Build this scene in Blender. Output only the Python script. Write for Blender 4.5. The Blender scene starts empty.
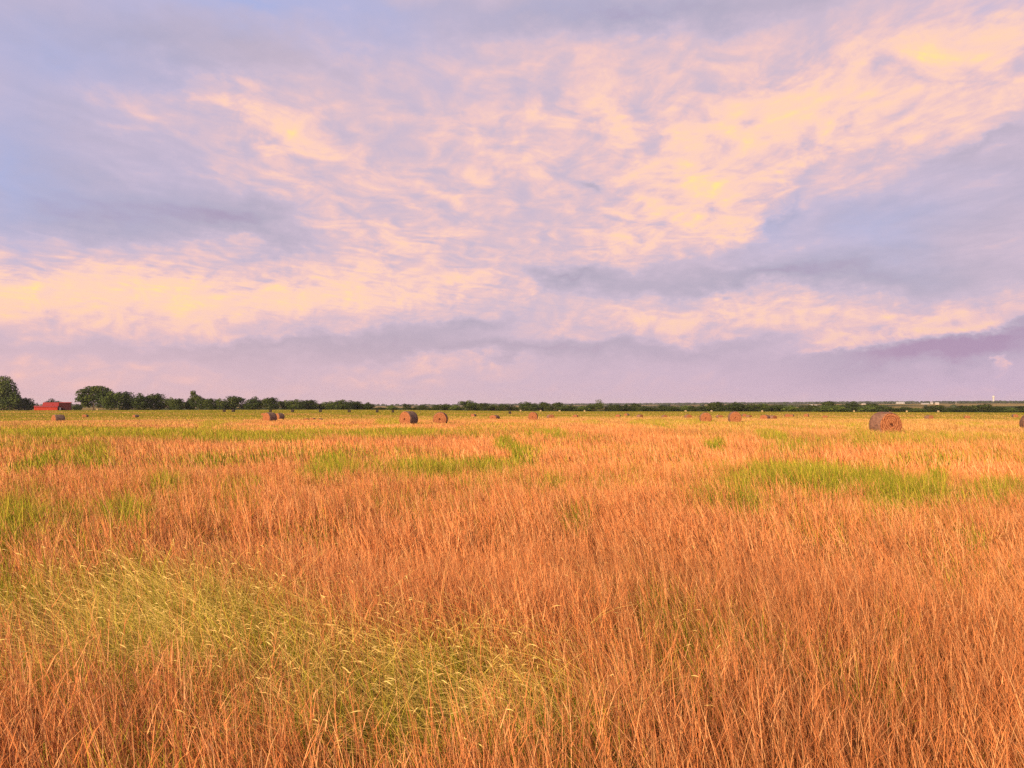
import bpy, bmesh, math, random
import numpy as np
from mathutils import Vector

# ------------------------------------------------------------------ scene, camera, sky, sun
scene = bpy.context.scene
C = scene.collection
R = math.radians
rng = np.random.default_rng(7)
random.seed(7)

F = 804.0            # focal length in pixels of a 1024 px wide frame
HZ = 404.5           # picture row of the true horizon
EYE = 2.1
cam_d = bpy.data.cameras.new('camera')
cam_d.sensor_width = 36.0
cam_d.lens = 36.0 * F / 1024.0
cam_d.clip_start = 0.05
cam_d.clip_end = 30000.0
cam = bpy.data.objects.new('camera', cam_d)
C.objects.link(cam)
PITCH = math.atan((HZ - 384.0) / F)
cam.location = (0, 0, EYE)
cam.rotation_euler = (math.pi / 2 + PITCH, 0, 0)
scene.camera = cam

SUN_EL, SUN_AZ = 18.0, 213.0      # azimuth clockwise from +Y (the view): behind the camera, to the left
sun_d = bpy.data.lights.new('sun', 'SUN')
sun_d.energy = 5.0
sun_d.angle = R(2.0)
sun_d.color = (1.0, 0.73, 0.46)
sun = bpy.data.objects.new('sun', sun_d)
C.objects.link(sun)
sv = Vector((math.sin(R(SUN_AZ)) * math.cos(R(SUN_EL)), math.cos(R(SUN_AZ)) * math.cos(R(SUN_EL)), math.sin(R(SUN_EL))))
sun.rotation_euler = (-sv).to_track_quat('-Z', 'Y').to_euler()

scene.view_settings.view_transform = 'Standard'
scene.view_settings.look = 'None'
scene.view_settings.exposure = 0.63
scene.view_settings.gamma = 1.0
scene.view_settings.use_curve_mapping = False
try:
    scene.cycles.use_denoising = False
    scene.cycles.max_bounces = 6
    scene.cycles.transparent_max_bounces = 4
    scene.cycles.volume_bounces = 0
except Exception:
    pass


def lin(r, g, b):
    f = lambda c: (c / 255 / 12.92) if c / 255 <= 0.04045 else ((c / 255 + 0.055) / 1.055) ** 2.4
    return (f(r), f(g), f(b))


def azel(px, py):
    """direction of a picture point, as azimuth and elevation in degrees"""
    u, v = (px - 512) / F, (384 - py) / F
    y = math.cos(PITCH) - v * math.sin(PITCH)
    z = math.sin(PITCH) + v * math.cos(PITCH)
    n = math.sqrt(u * u + y * y + z * z)
    return math.degrees(math.atan2(u, y)), math.degrees(math.asin(z / n))


def build_sky():
    w = bpy.data.worlds.new('World')
    scene.world = w
    w.use_nodes = True
    nt = w.node_tree
    nt.nodes.clear()
    N = nt.nodes.new
    L = nt.links.new

    def math_(op, a, b=None, c=None, clamp=False):
        n = N('ShaderNodeMath')
        n.operation = op
        n.use_clamp = clamp
        for i, v in enumerate((a, b, c)):
            if v is None:
                continue
            if isinstance(v, (int, float)):
                n.inputs[i].default_value = v
            else:
                L(v, n.inputs[i])
        return n.outputs[0]

    def vmath(op, a, b=None, scale=None):
        n = N('ShaderNodeVectorMath')
        n.operation = op
        for i, v in enumerate((a, b)):
            if v is None:
                continue
            if isinstance(v, tuple):
                n.inputs[i].default_value = v
            else:
                L(v, n.inputs[i])
        if scale is not None:
            n.inputs['Scale'].default_value = scale
        return n.outputs[0]

    def noise(vec, scale, detail=6, rough=0.55, dist=0.0):
        n = N('ShaderNodeTexNoise')
        n.inputs['Scale'].default_value = scale
        n.inputs['Detail'].default_value = detail
        n.inputs['Roughness'].default_value = rough
        n.inputs['Distortion'].default_value = dist
        L(vec, n.inputs['Vector'])
        return n

    def ramp(fac, stops):
        n = N('ShaderNodeValToRGB')
        el = n.color_ramp.elements
        while len(el) < len(stops):
            el.new(0.5)
        for e, (p, c) in zip(el, stops):
            e.position = p
            e.color = (*c, 1)
        L(fac, n.inputs[0])
        return n.outputs[0]

    def mix(fac, a, b, mode='MIX'):
        n = N('ShaderNodeMix')
        n.data_type = 'RGBA'
        n.blend_type = mode
        for sock, v in ((n.inputs['Factor'], fac), (n.inputs['A'], a), (n.inputs['B'], b)):
            if isinstance(v, (int, float)):
                sock.default_value = v
            elif isinstance(v, tuple):
                sock.default_value = (*v, 1)
            else:
                L(v, sock)
        # the RGBA sockets share names with the float ones: link by index
        return n.outputs['Result']

    def mixc(fac, a, b, mode='MIX'):
        n = N('ShaderNodeMixRGB')
        n.blend_type = mode
        for i, v in enumerate((fac, a, b)):
            if isinstance(v, (int, float)):
                n.inputs[i].default_value = v
            elif isinstance(v, tuple):
                n.inputs[i].default_value = (*v, 1)
            else:
                L(v, n.inputs[i])
        return n.outputs[0]

    tc = N('ShaderNodeTexCoord')
    d = tc.outputs['Generated']
    sep = N('ShaderNodeSeparateXYZ')
    L(d, sep.inputs[0])
    x, y, z = sep.outputs
    az = math_('MULTIPLY', math_('ARCTAN2', x, y), 180 / math.pi)
    el = math_('MULTIPLY', math_('ARCSINE', z), 180 / math.pi)
    cmb = N('ShaderNodeCombineXYZ')
    L(az, cmb.inputs[0])
    L(el, cmb.inputs[1])
    ang = cmb.outputs[0]
    # a flat cloud layer far overhead: x/z, y/z
    zc = math_('MAXIMUM', z, 0.035)
    q = N('ShaderNodeCombineXYZ')
    L(math_('DIVIDE', x, zc), q.inputs[0])
    L(math_('DIVIDE', y, zc), q.inputs[1])
    plane = q.outputs[0]

    def mapped(vec, loc=(0, 0, 0), rot=0.0, scale=(1, 1, 1), typ='POINT'):
        m = N('ShaderNodeMapping')
        m.vector_type = typ
        m.inputs['Location'].default_value = loc
        m.inputs['Rotation'].default_value = (0, 0, rot)
        m.inputs['Scale'].default_value = scale
        L(vec, m.inputs['Vector'])
        return m.outputs[0]

    # wobble of the cloud outlines
    wn = noise(mapped(ang, scale=(1, 1.7, 1)), 0.16, 5, 0.62)
    wob = vmath('SCALE', vmath('SUBTRACT', wn.outputs['Color'], (0.5, 0.5, 0.5)), scale=11.0)
    wob = vmath('MULTIPLY', wob, (1.0, 0.55, 0.0))
    ang_w = vmath('ADD', ang, wob)

    def blob(px, py, rx, ry, rot=0.0):
        """soft ellipse round a direction; radii in picture pixels, rotation in degrees (positive = rises to the right)"""
        a, e = azel(px, py)
        k = 180 / math.pi / F
        m = mapped(ang_w, loc=(a, e, 0), rot=R(rot), scale=(rx * k * 1.5, ry * k * 1.5, 1), typ='TEXTURE')
        g = N('ShaderNodeTexGradient')
        g.gradient_type = 'QUADRATIC_SPHERE'
        L(m, g.inputs[0])
        return g.outputs['Fac']

    def total(start, blobs):
        acc = start
        for (px, py, rx, ry, rot, amp) in blobs:
            acc = math_('MULTIPLY_ADD', blob(px, py, rx, ry, rot), amp, acc)
        return acc

    # lit clouds (positive) and shaded cloud (negative)
    LIT = SKY_LIT
    high = math_('DIVIDE', math_('SUBTRACT', el, 4.0), 9.0, clamp=True)
    lowk = math_('SUBTRACT', 1.0, high)

    def relief(vec, off, scale, detail, rough, dist):
        """a noise and how it falls away from the light, so billows get a lit and a shaded side"""
        n1 = noise(vec, scale, detail, rough, dist).outputs['Fac']
        n2 = noise(vmath('ADD', vec, off), scale, detail, rough, dist).outputs['Fac']
        return n1, math_('SUBTRACT', n1, n2)

    pl = mapped(plane, rot=R(SKY_TURN), scale=(1.0, 0.62, 1))
    streak = noise(pl, 1.5, 6, 0.55, 0.5).outputs['Fac']
    fine, fine_d = relief(pl, (-0.035, 0.05, 0.0), 4.0, 6, 0.56, 0.55)
    an = mapped(ang, scale=(1, 1.7, 1))
    puff, puff_d = relief(an, (-0.35, 0.55, 0.0), 0.40, 7, 0.58, 0.7)
    field = total(math_('MULTIPLY_ADD', math_('SUBTRACT', streak, 0.5), math_('MULTIPLY', high, 0.30), 0.29), LIT)
    rag = math_('MULTIPLY', math_('SUBTRACT', fine, 0.5), math_('MULTIPLY', high, 1.0))
    rag = math_('MULTIPLY_ADD', math_('SUBTRACT', puff, 0.5), math_('MULTIPLY_ADD', lowk, 0.45, 0.45), rag)
    firm = math_('MULTIPLY_ADD', math_('SUBTRACT', field, 0.34), 2.6, 0.40, clamp=True)      # thin veils stay soft, banks get ragged
    cover = math_('MULTIPLY_ADD', rag, math_('MULTIPLY', firm, 1.25), field)

    def smooth(v, lo, hi):
        n = N('ShaderNodeMapRange')
        n.interpolation_type = 'SMOOTHSTEP'
        L(v, n.inputs['Value'])
        n.inputs['From Min'].default_value = lo
        n.inputs['From Max'].default_value = hi
        return n.outputs[0]
    lit = smooth(cover, 0.18, 0.84)
    t = math_('MINIMUM', field, 0.32)
    t = math_('MULTIPLY_ADD', lit, 0.315, t)
    glow = math_('MAXIMUM', math_('SUBTRACT', field, 0.50), 0.0)
    t = math_('MULTIPLY_ADD', math_('MULTIPLY', glow, lit), 0.37, t)
    rel = math_('MULTIPLY_ADD', fine_d, math_('MULTIPLY', high, 1.15), math_('MULTIPLY', puff_d, math_('MULTIPLY_ADD', lowk, 0.55, 0.35)))
    t = math_('MULTIPLY_ADD', rel, math_('MULTIPLY_ADD', lit, 0.95, 0.12), t)
    hz2 = math_('MULTIPLY_ADD', math_('DIVIDE', el, 4.0, clamp=True), 0.5, 0.5)   # haze evens the sky out close to the horizon
    t = math_('MULTIPLY_ADD', math_('SUBTRACT', t, 0.34), hz2, 0.34)
    cloud = ramp(t, SKY_RAMP)
    # clear blue sky behind thin cloud, from the sky model
    sky = N('ShaderNodeTexSky')
    sky.sky_type = 'NISHITA'
    sky.sun_disc = False
    sky.sun_elevation = R(SUN_EL)
    sky.sun_rotation = R(SUN_AZ)
    sky.air_density = 1.0
    sky.dust_density = 2.0
    sky.altitude = 200
    blue = total(0.0, SKY_BLUE)
    thick = math_('SUBTRACT', 1.0, math_('MULTIPLY', math_('SUBTRACT', t, 0.30), 2.2), clamp=True)
    blue = math_('MULTIPLY', math_('MULTIPLY', blue, thick), 1.0, clamp=True)
    bluecol = mixc(0.18, (10 * lin(176, 186, 234)[0], 10 * lin(176, 186, 234)[1], 10 * lin(176, 186, 234)[2]), sky.outputs[0])
    cloud10 = vmath('SCALE', cloud, scale=10.0)
    # rosy air along the horizon
    pinkness = math_('SUBTRACT', 1.0, math_('DIVIDE', el, 7.0), clamp=True)
    pinkness = math_('MULTIPLY', pinkness, 0.50)
    side = math_('DIVIDE', math_('ADD', az, 32.0), 64.0, clamp=True)
    hc = ramp(side, [(0.0, lin(238, 178, 168)), (0.5, lin(216, 174, 183)), (1.0, lin(202, 164, 192))])
    hc10 = vmath('SCALE', hc, scale=10.0)
    col = mixc(blue, cloud10, bluecol)
    col = mixc(pinkness, col, hc10)
    # overhead, out of view: plain deep sky, made up to cut the fill light
    over = math_('DIVIDE', math_('SUBTRACT', el, 32.0), 22.0, clamp=True)
    col = mixc(math_('MULTIPLY', over, 0.85), col, sky.outputs[0])
    bg = N('ShaderNodeBackground')
    bg.inputs['Strength'].default_value = 0.067
    L(col, bg.inputs['Color'])
    out = N('ShaderNodeOutputWorld')
    L(bg.outputs[0], out.inputs['Surface'])


SKY_TURN = -25.0
SKY_RAMP = [(0.0, lin(166, 144, 172)), (0.16, lin(182, 171, 190)), (0.31, lin(203, 185, 203)), (0.46, lin(234, 196, 197)),
            (0.60, lin(249, 206, 192)), (0.78, lin(254, 211, 182)), (0.90, lin(255, 218, 168)), (1.0, lin(255, 227, 152))]
# px, py, rx, ry, rotation, amount
SKY_LIT = [
    # long glowing band on the left
    (40, 288, 150, 44, -2, 0.46), (200, 294, 170, 46, 0, 0.48), (340, 290, 130, 40, 4, 0.40), (450, 284, 110, 30, 6, 0.34), (520, 290, 40, 16, 4, 0.16),
    (40, 292, 50, 20, 0, 0.14), (165, 293, 30, 16, 0, 0.20), (290, 292, 30, 16, 0, 0.18), (380, 245, 150, 26, 8, 0.22), (120, 300, 200, 34, 0, 0.10),
    # band at the middle right
    (640, 318, 140, 26, 0, 0.34), (760, 318, 170, 24, 0, 0.30), (900, 316, 130, 18, 3, 0.26), (1000, 300, 70, 14, 8, 0.16),
    # big bright bank upper right
    (700, 165, 140, 85, 10, 0.30), (800, 105, 190, 70, 18, 0.34), (950, 75, 150, 66, 14, 0.28), (1010, 60, 90, 60, 10, 0.16), (640, 110, 150, 70, 0, 0.14),
    (706, 172, 26, 16, 10, 0.20), (800, 95, 70, 26, 20, 0.20), (660, 215, 110, 40, 0, 0.26), (720, 235, 60, 34, 0, 0.24), (840, 150, 110, 40, 24, 0.12),
    (590, 245, 90, 18, 0, 0.22), (610, 85, 110, 40, 16, 0.12),
    # streaks upper left and centre
    (185, 98, 40, 20, -12, 0.24), (245, 120, 70, 28, -24, 0.30), (330, 152, 130, 38, -24, 0.24), (430, 115, 150, 50, -14, 0.13),
    (520, 150, 110, 50, 0, 0.17), (500, 60, 150, 36, 8, 0.07), (320, 205, 180, 26, -22, 0.16), (450, 200, 130, 40, 0, 0.12),
    # shaded patches
    (90, 205, 190, 58, -8, -0.17), (230, 222, 100, 34, -8, -0.15), (250, 347, 340, 17, 0, -0.16), (470, 324, 120, 14, 8, -0.16),
    (540, 352, 240, 18, 0, -0.11), (595, 185, 46, 24, -22, -0.33), (645, 130, 18, 40, -20, -0.22), (560, 272, 130, 17, 0, -0.20), (530, 160, 30, 20, 0, -0.07),
    (890, 240, 170, 56, 10, -0.08), (985, 145, 80, 16, 14, -0.14), (830, 168, 50, 14, 34, -0.22), (775, 215, 54, 22, 40, -0.24), (700, 130, 50, 10, -16, -0.11),
    (700, 352, 260, 18, 0, -0.09), (780, 278, 220, 18, 0, -0.17), (690, 258, 80, 12, 0, -0.11),
    (940, 356, 150, 25, 5, -0.40), (1000, 338, 70, 16, 8, -0.11), (850, 349, 50, 9, 6, 0.36), (1016, 362, 10, 10, 0, 0.5), (900, 336, 110, 9, 8, 0.42), (960, 326, 60, 6, 4, 0.22),
    (460, 366, 100, 12, 2, 0.26), (60, 368, 130, 12, 0, 0.20), (390, 382, 50, 8, 0, 0.24), (230, 384, 120, 7, 0, 0.14),
    (120, 40, 260, 46, 0, -0.14), (640, 14, 320, 22, 0, -0.15), (980, 10, 150, 20, 0, -0.13), (40, 110, 80, 50, 0, -0.07),
]
SKY_BLUE = [(0, 165, 60, 90, 0, 0.50), (250, 4, 190, 34, 0, 0.85), (60, 50, 170, 80, 0, 0.60), (880, 225, 130, 50, 10, 0.42),
            (770, 220, 60, 34, 36, 0.30), (560, 14, 300, 30, 0, 0.30), (400, 50, 140, 50, -20, 0.25), (1000, 8, 130, 26, 0, 0.4), (90, 190, 170, 60, 0, 0.38)]
build_sky()


# ------------------------------------------------------------------ small helpers
def hash2(ix, iy, seed):
    h = (ix.astype(np.int64) * 374761393 + iy.astype(np.int64) * 668265263 + seed * 1442695041) & 0x7fffffff
    h = ((h ^ (h >> 13)) * 1274126177) & 0x7fffffff
    h = (h ^ (h >> 16)) & 0xffffff
    return h / float(0xffffff)


def vnoise(x, y, seed=0):
    x = np.asarray(x, float); y = np.asarray(y, float)
    ix, iy = np.floor(x), np.floor(y)
    fx, fy = x - ix, y - iy
    fx = fx * fx * (3 - 2 * fx); fy = fy * fy * (3 - 2 * fy)
    a, b = hash2(ix, iy, seed), hash2(ix + 1, iy, seed)
    c, d_ = hash2(ix, iy + 1, seed), hash2(ix + 1, iy + 1, seed)
    return (a * (1 - fx) + b * fx) * (1 - fy) + (c * (1 - fx) + d_ * fx) * fy


def fbm(x, y, seed=0, octaves=4):
    s, amp, tot = 0, 1.0, 0
    for o in range(octaves):
        s = s + amp * vnoise(x * 2 ** o + 17.3 * o, y * 2 ** o - 9.1 * o, seed + o)
        tot += amp
        amp *= 0.5
    return s / tot


def sstep(a, b, v):
    t = np.clip((v - a) / (b - a), 0, 1)
    return t * t * (3 - 2 * t)


def tag(o, label=None, cat=None, group=None, kind=None):
    if label: o['label'] = label
    if cat: o['category'] = cat
    if group: o['group'] = group
    if kind: o['kind'] = kind
    return o


def link(name, me, mat=None, parent=None):
    o = bpy.data.objects.new(name, me)
    C.objects.link(o)
    if mat is not None and me is not None and len(me.materials) == 0:
        me.materials.append(mat)
    if parent is not None:
        o.parent = parent
    return o


def mesh_from(name, V, Q, mat=None, cols=None, smooth=False):
    """mesh from vertex array (n,3) and quad array (m,4); cols = per vertex colour"""
    V = np.ascontiguousarray(V, dtype=np.float32)
    Q = np.ascontiguousarray(Q, dtype=np.int32)
    me = bpy.data.meshes.new(name)
    k = Q.shape[1]
    me.vertices.add(len(V))
    me.vertices.foreach_set('co', V.ravel())
    me.loops.add(Q.size)
    me.loops.foreach_set('vertex_index', Q.ravel())
    me.polygons.add(len(Q))
    me.polygons.foreach_set('loop_start', np.arange(0, Q.size, k, dtype=np.int32))
    me.update(calc_edges=True)
    if smooth:
        me.polygons.foreach_set('use_smooth', np.ones(len(Q), dtype=bool))
    if cols is not None:
        at = me.attributes.new('Col', 'FLOAT_COLOR', 'POINT')
        c4 = np.ones((len(V), 4), dtype=np.float32)
        c4[:, :3] = cols
        at.data.foreach_set('color', c4.ravel())
    if mat is not None:
        me.materials.append(mat)
    return me


def new_mat(name):
    m = bpy.data.materials.new(name)
    m.use_nodes = True
    nt = m.node_tree
    b = nt.nodes['Principled BSDF']
    b.inputs['Roughness'].default_value = 0.8
    b.inputs['Specular IOR Level'].default_value = 0.2
    return m, nt, b


def leaf_mat(name, trans=0.25, rough=0.75, spec=0.15):
    """colour from the mesh, part of the light passing through"""
    m, nt, b = new_mat(name)
    a = nt.nodes.new('ShaderNodeAttribute')
    a.attribute_name = 'Col'
    nt.links.new(a.outputs['Color'], b.inputs['Base Color'])
    b.inputs['Roughness'].default_value = rough
    b.inputs['Specular IOR Level'].default_value = spec
    t = nt.nodes.new('ShaderNodeBsdfTranslucent')
    nt.links.new(a.outputs['Color'], t.inputs['Color'])
    mx = nt.nodes.new('ShaderNodeMixShader')
    mx.inputs[0].default_value = trans
    nt.links.new(b.outputs[0], mx.inputs[1])
    nt.links.new(t.outputs[0], mx.inputs[2])
    nt.links.new(mx.outputs[0], nt.nodes['Material Output'].inputs['Surface'])
    return m


def noisy_mat(name, c1, c2, scale=4.0, rough=0.85, stretch=(1, 1, 1), detail=5, c3=None, bump=0.0):
    m, nt, b = new_mat(name)
    tc = nt.nodes.new('ShaderNodeTexCoord')
    mp = nt.nodes.new('ShaderNodeMapping')
    mp.inputs['Scale'].default_value = stretch
    nt.links.new(tc.outputs['Object'], mp.inputs[0])
    n = nt.nodes.new('ShaderNodeTexNoise')
    n.inputs['Scale'].default_value = scale
    n.inputs['Detail'].default_value = detail
    n.inputs['Roughness'].default_value = 0.65
    nt.links.new(mp.outputs[0], n.inputs['Vector'])
    r = nt.nodes.new('ShaderNodeValToRGB')
    e = r.color_ramp.elements
    e[0].position, e[1].position = 0.32, 0.68
    e[0].color, e[1].color = (*c1, 1), (*c2, 1)
    if c3:
        k = e.new(0.5)
        k.color = (*c3, 1)
    nt.links.new(n.outputs['Fac'], r.inputs[0])
    nt.links.new(r.outputs[0], b.inputs['Base Color'])
    b.inputs['Roughness'].default_value = rough
    if bump:
        bp = nt.nodes.new('ShaderNodeBump')
        bp.inputs['Strength'].default_value = bump
        bp.inputs['Distance'].default_value = 0.05
        nt.links.new(n.outputs['Fac'], bp.inputs['Height'])
        nt.links.new(bp.outputs[0], b.inputs['Normal'])
    return m


# ------------------------------------------------------------------ terrain
_d = np.array([0, 85, 105, 125, 250, 350, 500, 650, 1000, 1500, 2200, 3000, 4200, 5500, 7000, 9500, 14000.])
_z = np.array([0, 0, -.25, -.42, -1.9, -2.15, -2.0, -3.6, -5.0, -2.5, 1.8, 5.0, 6.5, 7.0, 4.0, -15, -60.])
_fine = np.exp(np.linspace(np.log(1.0), np.log(14000.0), 2400))
_fz = np.interp(_fine, _d, _z)
_k = np.hanning(91); _k /= _k.sum()
_fz = np.convolve(np.pad(_fz, 45, mode='edge'), _k, mode='valid')


def ground_z(x, y):
    x = np.asarray(x, float); y = np.asarray(y, float)
    d = np.hypot(x, y)
    z = np.interp(d, _fine, _fz)
    az = np.degrees(np.arctan2(x, y))
    left = sstep(6, -14, az) * sstep(180, 420, d) * (1 - sstep(700, 1100, d))
    z = z + 1.1 * left
    hills = sstep(1100, 2500, d)
    z = z + hills * (-9.0 * sstep(27, 0, az) + 2.0 * sstep(18, 32, az) + 4.0 * (fbm(x / 700, y / 700, 5, 3) - 0.5))
    near = 1 - sstep(60, 160, d)
    z = z + near * (0.16 * (fbm(x / 5.0, y / 5.0, 11, 3) - 0.5))
    return z


def gz(x, y):
    return float(ground_z(np.array([x]), np.array([y]))[0])


def at_row(px, py, gh=0.3):
    """ground point whose grass top shows at that picture point: distance found by stepping outwards"""
    u = (px - 512) / F
    best = 5.0
    for y in np.exp(np.linspace(np.log(5), np.log(900), 900)):
        z = gz(u * y, y) + gh
        if HZ - (z - EYE) / y * -F * -1 < py and False:
            break
        row = HZ + (EYE - z) / y * F
        best = y
        if row <= py:
            break
    return u * best, best


def at_dist(px, y):
    return (px - 512) / F * y, y


# green patches of the field: centre and half size in degrees of view, turned into ground positions by the same rule
PATCH = [
    (335, 466, 34, 10, .8), (400, 462, 42, 12, .55), (430, 461, 40, 10, .85), (495, 458, 42, 9, .7), (556, 470, 13, 9, .6), (640, 461, 22, 8, .45),
    (600, 470, 30, 10, .25),
    (800, 468, 58, 15, 1.0), (872, 468, 34, 9, .75), (915, 486, 40, 15, 1.0), (940, 466, 14, 9, .8), (745, 476, 18, 9, .7), (715, 437, 10, 5, .7),
    (790, 440, 28, 6, .5), (1000, 482, 36, 14, .6), (690, 478, 26, 12, .3),
    (35, 455, 16, 5, .7), (90, 452, 32, 6, .65), (175, 478, 22, 10, .65), (130, 503, 22, 11, .95), (20, 512, 24, 26, .7), (75, 512, 26, 18, .4),
    (240, 476, 22, 9, .45), (150, 545, 30, 12, .5), (30, 480, 40, 12, .35),
    (70, 428, 170, 5.5, .85), (250, 431, 70, 5, .75), (390, 428, 120, 4.5, .6), (560, 432, 60, 4, .35), (930, 432, 90, 6, .45), (830, 436, 60, 6, .4), (720, 424, 90, 4, .3),
    (980, 446, 60, 6, .35),
    (30, 584, 70, 22, 1.0), (130, 572, 70, 18, .8), (230, 560, 40, 16, .5),
    (190, 606, 150, 40, .8), (330, 660, 60, 50, .4), (430, 660, 150, 46, .8), (560, 690, 60, 40, .5), (380, 720, 60, 30, .3),
    (975, 522, 12, 9, .6), (885, 650, 18, 14, .5), (150, 740, 60, 20, .35), (240, 690, 50, 26, .5), (590, 745, 50, 30, .35), (10, 640, 40, 30, .5),
]
PATCH += [(330, 446, 120, 8, .35), (500, 474, 60, 8, .4), (620, 474, 60, 8, .35), (200, 452, 60, 6, .4), (60, 500, 70, 10, .4), (760, 496, 70, 8, .35), (700, 462, 50, 7, .4), (940, 448, 60, 5, .4), (300, 520, 50, 9, .25), (120, 490, 160, 40, .25), (60, 535, 90, 24, .3), (420, 482, 170, 26, .25), (850, 500, 130, 30, .2), (650, 450, 120, 14, .2), (960, 560, 60, 30, .2)]
SEEDY = [(190, 605, 150, 46, 1.0), (60, 625, 70, 26, .7), (430, 655, 170, 50, 1.0), (330, 630, 90, 40, .6), (560, 640, 60, 40, .45), (640, 590, 60, 40, .2)]


def patch_field(x, y, lst):
    yy = np.maximum(y, 0.6)
    px = 512 + F * x / yy
    py = HZ + F * 1.55 / yy
    wx = 26 * (fbm(x / (0.05 * yy + .2), np.log(yy) * 14, 21, 3) - .5)
    wy = 0.16 * (py - HZ) * (fbm(x / (0.05 * yy + .2) + 50, np.log(yy) * 14, 25, 3) - .5)
    g = np.zeros_like(px)
    for cx, cy, rx, ry, a in lst:
        r = np.sqrt(((px + wx - cx) / (rx * 1.3)) ** 2 + ((py + wy - cy) / (ry * 1.25)) ** 2)
        g = np.maximum(g, a * (1 - sstep(0.35, 1.30, r)))
    return np.where(y > 0.8, g, 0)


def greenness(x, y):
    g = patch_field(x, y, PATCH)
    d = np.hypot(x, y)
    sc = 0.6 + d * 0.05
    n = fbm(x / sc, y / (sc * 2.2), 31, 4)
    g = np.maximum(g, 0.55 * sstep(0.60, 0.74, n))
    g = g * (0.50 + 1.05 * fbm(x / (0.3 + d * 0.030), y / (0.5 + d * 0.075), 35, 4))
    g = np.maximum(g, 0.42 * sstep(22, 45, d) * sstep(0.42, 0.62, fbm(x / 9.0, y / 14.0, 37, 4)))
    side = sstep(-10, 25, np.degrees(np.arctan2(x, np.maximum(y, .1))))
    far = sstep(110, 200, d)
    nb = fbm(x / 90.0, y / 30.0, 41, 3)
    g = np.maximum(g, far * (0.74 - 0.16 * side) * sstep(0.40, 0.55, nb))
    g = np.maximum(g, 0.75 * sstep(390, 430, d))
    return g


def strawness(x, y):
    """0 copper bluestem, 1 golden straw: the far stubble is paler than the rust of the near field"""
    d = np.hypot(x, y)
    az = np.degrees(np.arctan2(x, np.maximum(y, .1)))
    s = sstep(26, 105, d) * (0.65 + 0.35 * sstep(-5, 20, az))
    s = s + 0.35 * sstep(8, 24, az) * sstep(28, 55, d)
    n = fbm(x / (1 + d * .08), y / (1 + d * .2), 51, 3) - .5
    return np.clip(s + 0.5 * n, 0, 1)


COPPER = np.array([0.62, 0.225, 0.072])
STRAW = np.array([0.43, 0.235, 0.058])
RUST = np.array([0.30, 0.080, 0.022])
PALE = np.array([0.78, 0.46, 0.205])
GREEN = np.array([0.21, 0.26, 0.012])
DEEP = np.array([0.085, 0.135, 0.010])
YEL = np.array([0.74, 0.58, 0.070])


def field_colour(x, y):
    g = greenness(x, y)[:, None]
    s = strawness(x, y)[:, None]
    base = COPPER * (1 - s) + STRAW * s
    kf = sstep(90, 220, np.hypot(x, y))[:, None] * 0.6
    base = base * (1 - kf) + np.array([0.36, 0.245, 0.062]) * kf
    gr = GREEN * (1 - s) + (GREEN * 0.65 + YEL * 0.15) * s
    return base * (1 - g) + gr * g


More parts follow.
